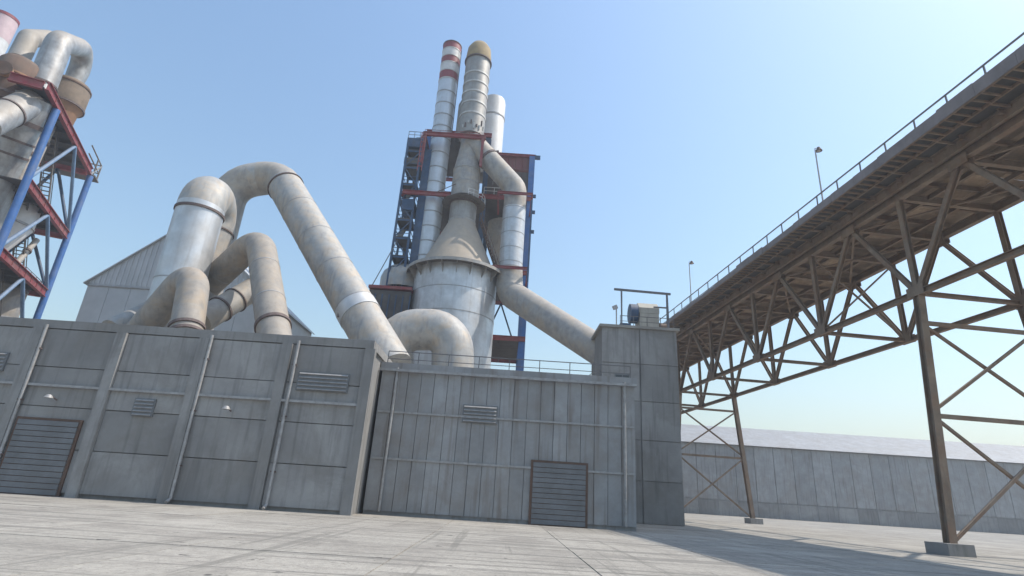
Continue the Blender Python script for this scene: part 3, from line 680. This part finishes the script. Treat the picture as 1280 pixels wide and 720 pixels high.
# rusty cyclone on the top floor
cy = at_in(91, 105, 3.0)
t = thing('rusty_cyclone', 'orange rusty cyclone vessel on the top floor under the curved pipe', 'cyclone', (cy.x, cy.y, zlv[0]))
zq = lambda py: zat(cy.x, cy.y - 1.6, py)
MB().lathe([(2.05, zq(122)), (2.05, zq(99)), (1.9, zq(95)), (.9, zq(91))], (cy.x, cy.y, 0), 40).build('barrel', 'rust_mid', t)
MB().lathe([(1.3, zlv[0]), (1.6, zq(128)), (2.05, zq(122))], (cy.x, cy.y, 0), 40).build('cone', 'rust_orange', t)
ring(t, cy.x, cy.y, zq(122), 2.05, .25, 'flange', 'flange', .10)
ring(t, cy.x, cy.y, zq(99), 2.05, .2, 'rust_brown', 'flange', .07)
# pipe arching into it
dp = thing('curved_pipe', 'pale grey pipe arching over into the rusty cyclone', 'duct', (cy.x, cy.y, zq(93)))
l0 = at_in(44, 128, 2.0); l1 = at_in(73, 44, 2.2); l2 = Vector((cy.x + .2, cy.y, zat(cy.x, cy.y, 62)))
duct(dp, [l0, at_in(74, 52, 2.3), l2, Vector((cy.x, cy.y, zq(91)))], 1.2, [1.9, 1.9], 'silver_grimy', flanges=[(0, .30, .1)], nb=7, rads=[1.3, 1.25, 1.1, 1.0])
# second bend behind
d2 = thing('curved_pipe', 'grey pipe bend behind the pale pipe on top of the left frame', 'duct', tuple(at_in(20, 80, 6)))
duct(d2, [at_in(22, 76, 6.0), at_in(36, 48, 6.5), at_in(64, 48, 7.5), at_in(66, 80, 7.5)], 1.0, 1.4, 'silver_dull', nb=6)
# rusty vessel
rv = at_in(22, 92, 4.0)
t = thing('rusty_vessel', 'dark brown rusty drum left of the pale pipe on the top floor', 'vessel', (rv.x, rv.y, zlv[0]))
zq = lambda py: zat(rv.x, rv.y - 1.3, py)
MB().lathe([(1.2, zlv[0] - 1), (1.6, zq(120)), (1.75, zq(112)), (1.75, zq(72)), (1.5, zq(68)), (.01, zq(65.5))], (rv.x, rv.y, 0), 40).build('drum', 'rust_brown', t)
ring(t, rv.x, rv.y, zq(112), 1.75, .25, 'flange', 'flange', .08); ring(t, rv.x, rv.y, zq(88), 1.75, .2, 'rust_orange', 'stiffener_ring', .06)
mh = MB().tube([(rv.x + .5, rv.y - 1.5, zq(92)), (rv.x + .8, rv.y - 2.2, zq(92))], .65, 20).build('manhole', 'rust_orange', t)
MB().tube([(rv.x + .8, rv.y - 2.2, zq(92)), (rv.x + .84, rv.y - 2.3, zq(92))], .78, 20).build('manhole_cover', 'rust_brown', mh)
# pale riser duct inside the left frame
rd = thing('riser_duct', 'pale grey riser duct with dark collars running down inside the left frame', 'duct', tuple(at_in(-10, 225, 3.0)))
duct(rd, [at_in(42, 122, 1.8), at_in(30, 150, 2.2), at_in(5, 208, 3.0), at_in(-25, 290, 3.5)], 1.9, 3.0, 'silver_grimy', flanges=[(1, .05, .25), (1, .45, .12), (1, .75, .12)], rads=[1.6, 1.6, 1.5, 1.5])
rd2 = thing('inlet_duct', 'pale duct with a dark ring joining the riser from the left edge', 'duct', tuple(at_in(-20, 160, 3.0)))
duct(rd2, [at_in(38, 128, 1.9), at_in(-20, 156, 2.4)], 1.35, 2, 'silver_grimy', flanges=[(0, .5, .1)])
# pale cyclones lower down
for (px, py_, off, rr, lb) in ((17, 262, 3.2, 2.3, 'pale grey cyclone on the middle floor of the left frame'), (2, 378, 3.0, 1.9, 'pale beige cyclone low down at the left edge')):
    c = at_in(px, py_, off); t = thing('pale_cyclone', lb, 'cyclone', (c.x, c.y, c.z - 4), 'pale cyclones in the left frame')
    MB().lathe([(.7, c.z - 5.2), (rr, c.z - 1.8), (rr, c.z + 1.7), (rr * .9, c.z + 2.0), (.5, c.z + 2.4), (.01, c.z + 2.4)], (c.x, c.y, 0), 40).build('shell', 'white_paint' if py_ < 300 else 'dusty_grey', t)
    ring(t, c.x, c.y, c.z - 1.8, rr, .22, 'seam', 'flange', .07); ring(t, c.x, c.y, c.z + 1.7, rr, .2, 'seam', 'flange', .07)
# junk between floors: small pipes
for i, (pa, pb) in enumerate((((70, 150), (40, 215)), ((52, 160), (22, 230)), ((46, 300), (20, 330)))):
    t = thing('service_pipe', ('thin dusty pipe beside the blue column under the top floor', 'thin dusty pipe running down to the middle floor', 'thin dusty pipe under the middle floor')[i], 'pipe', tuple(at_in(*pb, 1.6)))
    p, q = at_in(*pa, 1.6), at_in(*pb, 1.6); MB().tube([p, q], .3, 14).build('pipe', 'dusty_grey', t); MB().tube([p.lerp(q, .45), p.lerp(q, .5)], .42, 14).build('flange', 'flange', t)
# stack at the far left
lx = at(-1, 40, 66); t = thing('pink_stack', 'faded pink and white stack top at the upper left corner', 'chimney', (lx.x, lx.y, 0))
zq = lambda py: zat(lx.x, lx.y - 1.2, py)
MB().lathe([(1.55, 0), (1.55, zq(42))], (lx.x, lx.y, 0), 40).build('shell', 'stripe_white', t)
MB().lathe([(1.56, zq(42)), (1.56, zq(17))], (lx.x, lx.y, 0), 40).build('painted_band', 'pink_paint', t)
MB().lathe([(1.56, zq(17)), (1.62, zq(17)), (1.62, zq(14)), (1.4, zq(14)), (1.4, zq(24)), (.01, zq(24))], (lx.x, lx.y, 0), 40).build('rim', 'stripe_red', t)

# ------------------------------------------------------------------ middle left: big ducts
def note(o): return o
A0 = at(243, 290, 42); AX, AY = A0.x, 42.0
da = thing('silver_duct', 'thick shiny silver standpipe with a dusty elbow on top', 'duct', (AX, AY, 9))
pa1 = Vector((AX, AY, zat(AX, AY, 238)));
dl = at(261, 300, 45.7); zt_a = zat((AX + dl.x) / 2, 43.8, 228) - 1.75
duct(da, [(AX, AY, 9), (AX, AY, zt_a), (dl.x, dl.y, zt_a), (dl.x, dl.y, 9)], 1.82, [(Vector((AX, AY, 0)) - Vector((dl.x, dl.y, 0))).length / 2 - .02] * 2, 'silver', 'dusty', flanges=[(0, .965, .10), (2, .03, .07)], nb=7, seams=[(0, .5)], mats=['silver', 'dusty', 'dusty_grey'])
# the big arch
B0 = at(271, 300, 49); BX, BY = B0.x, 49.0
db = thing('arch_duct', 'large dusty grey duct arching over and sloping down to the right', 'duct', (BX, BY, 9))
pb1 = Vector((BX, BY, zat(BX, BY, 229))); pb2 = at(349, 220, 49); pb3 = at(450, 394, 43); dirb = (pb3 - pb2).normalized()
duct(db, [(BX, BY, 9), pb1, pb2, pb3 + dirb * 6], 1.66, [2.6, 2.6], 'dusty', 'dusty_grey', flanges=[(2, .015, .07)], nb=5, seams=[(2, .18), (2, .36), (2, .54), (2, .72)])
fl = pb3 - dirb * .6
MB().box(at(426, 387, 42.2), (.3, .25, 1.3)).build('support_lug', 'flange', db)
MB().tube([pb3 - dirb * .9, pb3 + dirb * .2], 1.72, 28).build('sleeve', 'silver_clean', db)
# smaller bends
dc = thing('bent_duct', 'slim beige duct bending over in front of the corrugated gable', 'duct', tuple(at(341, 402, 38)))
duct(dc, [at(346, 440, 36.5), at(325, 296, 42.5), at(235, 380, 47), at(190, 412, 50)], 1.12, [2.5, 3.0], 'dusty_brown', flanges=[(0, .22, .14)], nb=10, seams=[(0, .45), (0, .8), (1, .4)])
dd = thing('bent_duct', 'short beige duct elbow in front of the silver standpipe', 'duct', tuple(at(236, 400, 36)))
duct(dd, [at(229, 440, 35.2), at(246, 332, 37.5), at(166, 425, 40.5)], 1.02, [1.75], 'dusty_brown', flanges=[(0, .36, .10), (0, .26, .10)], nb=10)
de = thing('cross_duct', 'grey duct crossing low behind the slim bent duct', 'duct', tuple(at(270, 392, 43)))
duct(de, [at(332, 352, 46), at(250, 402, 41)], .98, 1, 'dusty_grey', flanges=[(0, .72, .08), (0, .5, .05)])
df = thing('low_duct', 'pale beige duct bend just showing below the silver cylinder', 'duct', tuple(at(525, 420, 44)))
duct(df, [at(492, 480, 45), at(488, 412, 45), at(566, 412, 45), at(566, 480, 45)], 1.75, [2.0, 2.0], 'dusty', nb=7)
dg = thing('cross_duct', 'dusty duct end at the foot of the corrugated gable', 'duct', tuple(at(165, 400, 44)))
duct(dg, [at(195, 388, 46), at(140, 415, 43)], 1.05, 1, 'dusty')

# corrugated gable house behind the ducts
GY = 58.0
ga, gb = at(111, 353, GY), at(338, 345, GY); ze = (ga.z + gb.z) / 2; gx0, gx1 = ga.x, gb.x
ap = at(243, 276, GY)
gh = thing('gable_house', 'grey corrugated metal house with a wide gable behind the ducts', 'building', ((gx0 + gx1) / 2, GY + 8, 0))
gm_ = (gx0 + gx1) / 2 + 1.0
zap = ga.z + (ap.z - ga.z)
n_ = 34; sw_ = (gx1 - gx0) / n_
def roof_z(x): return ga.z + (zap - ga.z) * (1 - abs(x - ap.x) / ((ap.x - gx0) if x < ap.x else (gx1 - ap.x)))
MB().box(((gx0 + gx1) / 2, GY + 8, ga.z / 2), (gx1 - gx0 - .1, 16, ga.z - .05)).build('wall', 'cladding', gh)
for i in range(n_):
    x0 = gx0 + i * sw_; x1 = x0 + sw_; xm = (x0 + x1) / 2; y0 = GY
    za_, zb_ = roof_z(x0), roof_z(x1)
    if x0 < ap.x < x1: za_ = min(za_, zb_); zb_ = za_
    mb = MB(); d_ = .05
    mb.add([(x0 + .01, y0, ga.z - .1), (x0 + sw_ * .25, y0 - d_, ga.z - .1), (x0 + sw_ * .75, y0 - d_, ga.z - .1), (x1 - .01, y0, ga.z - .1),
            (x0 + .01, y0, za_), (x0 + sw_ * .25, y0 - d_, za_ * .75 + zb_ * .25), (x0 + sw_ * .75, y0 - d_, za_ * .25 + zb_ * .75), (x1 - .01, y0, zb_)],
           [(0, 1, 5, 4), (1, 2, 6, 5), (2, 3, 7, 6)])
    mb.build('corrugated_sheet', 'cladding', gh)
rfm = MB(); o_ = .3
rfm.add([(gx0 - o_, GY - .35, ga.z - .1), (ap.x, GY - .35, zap + .1), (gx1 + o_, GY - .35, ga.z - .1), (gx0 - o_, GY + 16.2, ga.z - .1), (ap.x, GY + 16.2, zap + .1), (gx1 + o_, GY + 16.2, ga.z - .1),
         (gx0 - o_, GY - .35, ga.z - .25), (ap.x, GY - .35, zap - .05), (gx1 + o_, GY - .35, ga.z - .25), (gx0 - o_, GY + 16.2, ga.z - .25), (ap.x, GY + 16.2, zap - .05), (gx1 + o_, GY + 16.2, ga.z - .25)],
        [(0, 1, 4, 3), (1, 2, 5, 4), (6, 9, 10, 7), (7, 10, 11, 8), (0, 6, 7, 1), (1, 7, 8, 2), (3, 4, 10, 9), (4, 5, 11, 10), (0, 3, 9, 6), (2, 8, 11, 5)])
rfm.build('roof', 'cladding', gh)
MB().box(((gx0 + gx1) / 2, GY - .12, ga.z - .35), (gx1 - gx0, .16, .12)).build('flashing', 'seam', gh)
pn = MB().box((0, 0, 0), (2.36, .06, ga.z / 3 - .06)).mesh('wall_panel', 'cladding')
for i in range(int((gx1 - gx0) / 2.4)):
    for j in range(3): link('wall_panel', pn, gh, loc=(gx0 + 1.25 + i * 2.4, GY - .04, ga.z / 6 + j * ga.z / 3 - .2))

# ------------------------------------------------------------------ below: mill halls that carry the ducts
def hall(name, label, x0, x1, y0, y1, zh, bays, rows, m, rib, vents, doors):
    t = thing(name, label, 'building', ((x0 + x1) / 2, y0, 0)); xm, ym = (x0 + x1) / 2, (y0 + y1) / 2
    MB().box((xm, ym + .1, zh / 2), (x1 - x0, y1 - y0, zh)).build('core', m, t)
    MB().box((xm, ym + .1, zh + .06), (x1 - x0 - .7, y1 - y0 - .7, .12)).build('roof', 'roof_dust', t)
    for y in (y0, y1): MB().box((xm, y + .1, zh + .2), (x1 - x0 + .3, .3, .5)).build('parapet', m, t)
    for x in (x0, x1): MB().box((x, ym + .1, zh + .2), (.3, y1 - y0 - .35, .5)).build('parapet', m, t)
    pw = (x1 - x0) / bays; ph = (zh - .3) / rows
    if rib:
        pl = MB().box((0, 0, 0), (.6, .42, zh - .1)).mesh('pilaster', m)
        for i in range(bays + 1): link('pilaster', pl, t, loc=(x0 + i * pw, y0 - .05, (zh - .1) / 2))
    pm = MB().box((0, 0, 0), (pw - (.66 if rib else .03), .16, ph - .05)).mesh('panel', m)
    for i in range(bays):
        for j in range(rows):
            link('panel', pm, t, loc=(x0 + (i + .5) * pw, y0 + .03 + random.uniform(-.025, .02), .2 + ph * (j + .5)), rot=(0, random.uniform(-.002, .002), 0))
    for x, z, w, h in vents:
        f = MB().box((x, y0 - .09, z), (w, .14, h)).build('vent_frame', 'door_steel', t)
        n_ = int(h / .2)
        for k in range(n_): MB().box((x, y0 - .18, z - h / 2 + (k + .5) * h / n_), (w - .16, .13, .035), (Vector((1, 0, 0)), Vector((0, .7, .7)), Vector((0, -.7, .7)))).build('louvre', 'seam', f)
    for x, w, h in doors:
        d = MB().box((x, y0 - .09, h / 2), (w + .3, .16, h + .15)).build('roller_door', 'rust_brown', t)
        n_ = int(h / .3)
        for k in range(n_): MB().box((x, y0 - .2, .05 + (k + .5) * (h - .1) / n_), (w, .07, (h - .1) / n_ - .035)).build('door_slat', 'door_steel', d)
    return t
hall('mill_hall', 'long plain grey concrete mill hall beneath the ducts', -33.0, -8.2, 32.6, 56.0, 9.35, 5, 4, 'concrete', True, [(-30.5, 7.1, 2.4, 1.1), (-10.7, 7.1, 3.0, 1.1), (-20.6, 5.0, 1.2, 1.0)], [(-25.6, 3.4, 4.0)])
h1 = bpy.data.objects['mill_hall']
ax = hall('sheet_annex', 'lower grey sheet metal annex beside the concrete mill hall', -8.0, 8.3, 35.5, 55.0, 8.7, 19, 1, 'cladding_dirty', False, [(-1.5, 6.2, 2.2, 1.1)], [(3.6, 3.2, 3.6)])

for x in (-28.1, -18.2, -13.0):
    MB().tube([(x + .5, 32.35, 9.45), (x + .5, 32.35, .3), (x + .5, 32.0, .1)], .09, 12).build('downpipe', 'seam', h1)
    for z in (2, 5, 8): MB().box((x + .5, 32.38, z), (.26, .16, .08)).build('pipe_clip', 'flange', h1)
MB().bar((-33, 32.4, 5.9), (-8.3, 32.4, 5.9), .10, .14).build('cable_tray', 'seam', h1)
for x in (-25.6, -15.6):
    MB().bar((x, 32.45, 5.1), (x, 31.8, 5.3), .06).build('lamp_bracket', 'flange', h1); MB().lathe([(.02, .12), (.12, .1), (.24, -.08), (.2, -.08), (.02, 0)], (x, 31.8, 5.2), 16).build('wall_lamp', 'seam', h1)
MB().tube([(-7.0, 35.25, 8.8), (-7.0, 35.25, .2)], .09, 12).build('downpipe', 'seam', ax); MB().tube([(7.6, 35.25, 8.8), (7.6, 35.25, .2)], .09, 12).build('downpipe', 'seam', ax)
MB().bar((-8.1, 35.2, 8.62), (8.4, 35.2, 8.62), .2, .16).build('gutter', 'seam', ax)
rail(ax, [(-7.8, 35.7, 8.95), (8.1, 35.7, 8.95)], 1.0, .05, 2.0)
for z in (3.2, 6.0): MB().box((.15, 35.36, z), (16.1, .05, .12)).build('sheet_rail', 'seam', ax)

# transfer house under the gantry
qx0, qx1 = at(752, 410, 48).x, at(846, 410, 48).x; zq_ = zat(qx0, 48, 408)
th = thing('transfer_house', 'square grey concrete transfer house under the small gantry', 'building', ((qx0 + qx1) / 2, 51, 0))
MB().box(((qx0 + qx1) / 2, 51.2, zq_ / 2), (qx1 - qx0 - .2, 6.2, zq_)).build('core', 'concrete', th)
MB().box(((qx0 + qx1) / 2, 51.2, zq_ + .1), (qx1 - qx0 + .4, 6.8, .24)).build('roof', 'roof_dust', th)
p4 = MB().box((0, 0, 0), ((qx1 - qx0) / 2 - .12, .14, zq_ / 5 - .06)).mesh('panel', 'concrete')
for i in range(2):
    for j in range(5): link('panel', p4, th, loc=(qx0 + (qx1 - qx0) * (i + .5) / 2, 48.08, zq_ * (j + .5) / 5))
for j in (1, 3):
    w = MB().box(((qx0 + qx1) / 2 - 1.6, 47.98, zq_ * (j + .5) / 5), (1.3, .08, 1.3)).build('window', 'door_steel', th)
    for a in (-.31, .31): MB().box(((qx0 + qx1) / 2 - 1.6 + a, 47.93, zq_ * (j + .5) / 5), (.54, .03, 1.1)).build('pane', 'glass_dark', w)
# gantry on its roof
gt = thing('roof_gantry', 'thin grey gantry frame standing over the machine housing', 'gantry', at(805, 405, 49))
zr = zq_ + .22; GX0, GX1 = at(777, 380, 49).x, at(834, 380, 49).x; zg0 = zat(GX0, 49, 362); zg1 = zat(GX1, 49, 367.5)
MB().bar((GX0 - .7, 49, zg0), (GX1 + .35, 49, zg1), .14, .2).build('beam', 'rail_grey', gt)
for x, zt_ in ((GX0, zg0), (GX1, zg1)):
    for y in (-.9, .9): MB().bar((x + y * .22, 49 + y, zr), (x, 49 + y * .1, zt_ - .05), .13).build('leg', 'rail_grey', gt)
    MB().bar((x - .11, 48.5, zr + (zt_ - zr) * .45), (x + .11, 49.5, zr + (zt_ - zr) * .45), .08).build('tie', 'rail_grey', gt)
MB().bar((GX1 - 1.3, 49, zat(GX1, 49, 385)), (GX1 + .1, 49, zat(GX1, 49, 385)), .12).build('hoist_arm', 'rail_grey', gt)
rail(gt, [(GX0 - .3, 48.2, zr), (GX1 + .3, 48.2, zr)], 1.0, .05, 1.4)
# machine housing
hx0, hx1 = at(799, 385, 50).x, at(824, 385, 50).x; zhh = zat(hx0, 50, 376)
mc = thing('machine_housing', 'cream machine housing with a sloped hood beneath the gantry', 'machine', ((hx0 + hx1) / 2, 50.5, zr))
zb0 = zat(hx0, 50, 391)
MB().box(((hx0 + hx1) / 2, 51, (zr + zb0) / 2), (hx1 - hx0 - .1, 2.0, zb0 - zr)).build('base', 'machine_cream', mc)
md = MB(); pf = [(0, 0), (2.1, 0), (2.1, (zhh - zb0) * .95), (.7, (zhh - zb0)), (0, (zhh - zb0) * .45)]
md.add([(hx0, 50 + y, zb0 + .02 + z) for y, z in pf] + [(hx1, 50 + y, zb0 + .02 + z) for y, z in pf], [(0, 1, 2, 3, 4), (9, 8, 7, 6, 5)] + [(i, (i + 1) % 5 + 0, (i + 1) % 5 + 5, i + 5) for i in range(5)])
md.build('hood', 'machine_cream', mc)
MB().lathe([(.95, -.3), (.95, .3)], (0, 0, 0), 24)
MB().tube([(hx0 - .75, 50.9, zat(hx0, 50, 389)), (hx0 - .05, 50.9, zat(hx0, 50, 389))], .95, 24).build('drum', 'blue_dark', mc)
MB().box((hx0 - 1.3, 50.6, zr + .45), (1.0, 1.0, .9)).build('gearbox', 'blue_dark', mc)
MB().tube([(hx1 + .1, 50.6, zr + .7), (hx1 + .9, 50.6, zr + .7)], .55, 20).build('motor', 'rust_brown', mc)
# little lamp on the roof
lx_, ly_ = at(770.5, 395, 48.5).x, 48.5
rl_ = thing('roof_lamp', 'small floodlight on a short pole left of the gantry', 'lamp', (lx_, ly_, zr))
zt_ = zat(lx_, ly_, 386); MB().tube([(lx_, ly_, zr), (lx_, ly_, zt_)], .055, 10).build('pole', 'lamp_grey', rl_)
MB().box((lx_ - .14, ly_ - .1, zt_ + .1), (.42, .3, .34), (Vector((.9, 0, .43)), Vector((0, 1, 0)), Vector((-.43, 0, .9)))).build('lamp_head', 'lamp_grey', rl_)

# storage hall far behind the bridge
sx0, sx1, sy0, sy1, zsh, zrd = 24.0, 190.0, 118.0, 150.0, 14.0, 19.5
sh = thing('storage_hall', 'long low grey storage hall beyond the bridge on the right', 'building', ((sx0 + sx1) / 2, sy0, 0))
MB().box(((sx0 + sx1) / 2, (sy0 + sy1) / 2, zsh / 2), (sx1 - sx0, sy1 - sy0, zsh)).build('wall', 'cladding_dirty', sh)
ym = (sy0 + sy1) / 2; rv_ = MB()
rv_.add([(sx0 - .6, sy0 - .8, zsh - .2), (sx1 + .6, sy0 - .8, zsh - .2), (sx1 + .6, ym, zrd), (sx0 - .6, ym, zrd), (sx1 + .6, sy1 + .8, zsh - .2), (sx0 - .6, sy1 + .8, zsh - .2)],
        [(0, 1, 2, 3), (3, 2, 4, 5), (0, 3, 5), (1, 4, 2), (0, 5, 4, 1)])
rv_.build('roof', 'cladding_dirty', sh)
p5 = MB().box((0, 0, 0), (3.9, .2, zsh - 3.4)).mesh('panel', 'cladding_dirty'); p6 = MB().box((0, 0, 0), (3.96, .3, 2.8)).mesh('plinth_panel', 'concrete')
for i in range(int((sx1 - sx0) / 4)):
    link('panel', p5, sh, loc=(sx0 + 2.1 + i * 4, sy0 - .05, 3 + (zsh - 3.4) / 2)); link('plinth_panel', p6, sh, loc=(sx0 + 2.1 + i * 4, sy0 - .1, 1.4))

# ------------------------------------------------------------------ dusty air
hz = MB().box((0, 300, 36.0), (2600, 2600, 74.0))
hb = bpy.data.objects.new('haze', hz.mesh('haze', 'seam')); C.objects.link(hb); hb['kind'] = 'stuff'
hmat = bpy.data.materials.new('haze'); hmat.use_nodes = True; hmat.node_tree.nodes.clear()
ho = hmat.node_tree.nodes.new('ShaderNodeOutputMaterial'); hv_ = hmat.node_tree.nodes.new('ShaderNodeVolumePrincipled')
hv_.inputs['Color'].default_value = (.86, .92, 1.0, 1); hv_.inputs['Density'].default_value = .0009; hv_.inputs['Anisotropy'].default_value = .3
hmat.node_tree.links.new(hv_.outputs[0], ho.inputs['Volume']); hb.data.materials.clear(); hb.data.materials.append(hmat)

for o in list(bpy.data.objects):
    if '_b' in o: del o['_b']
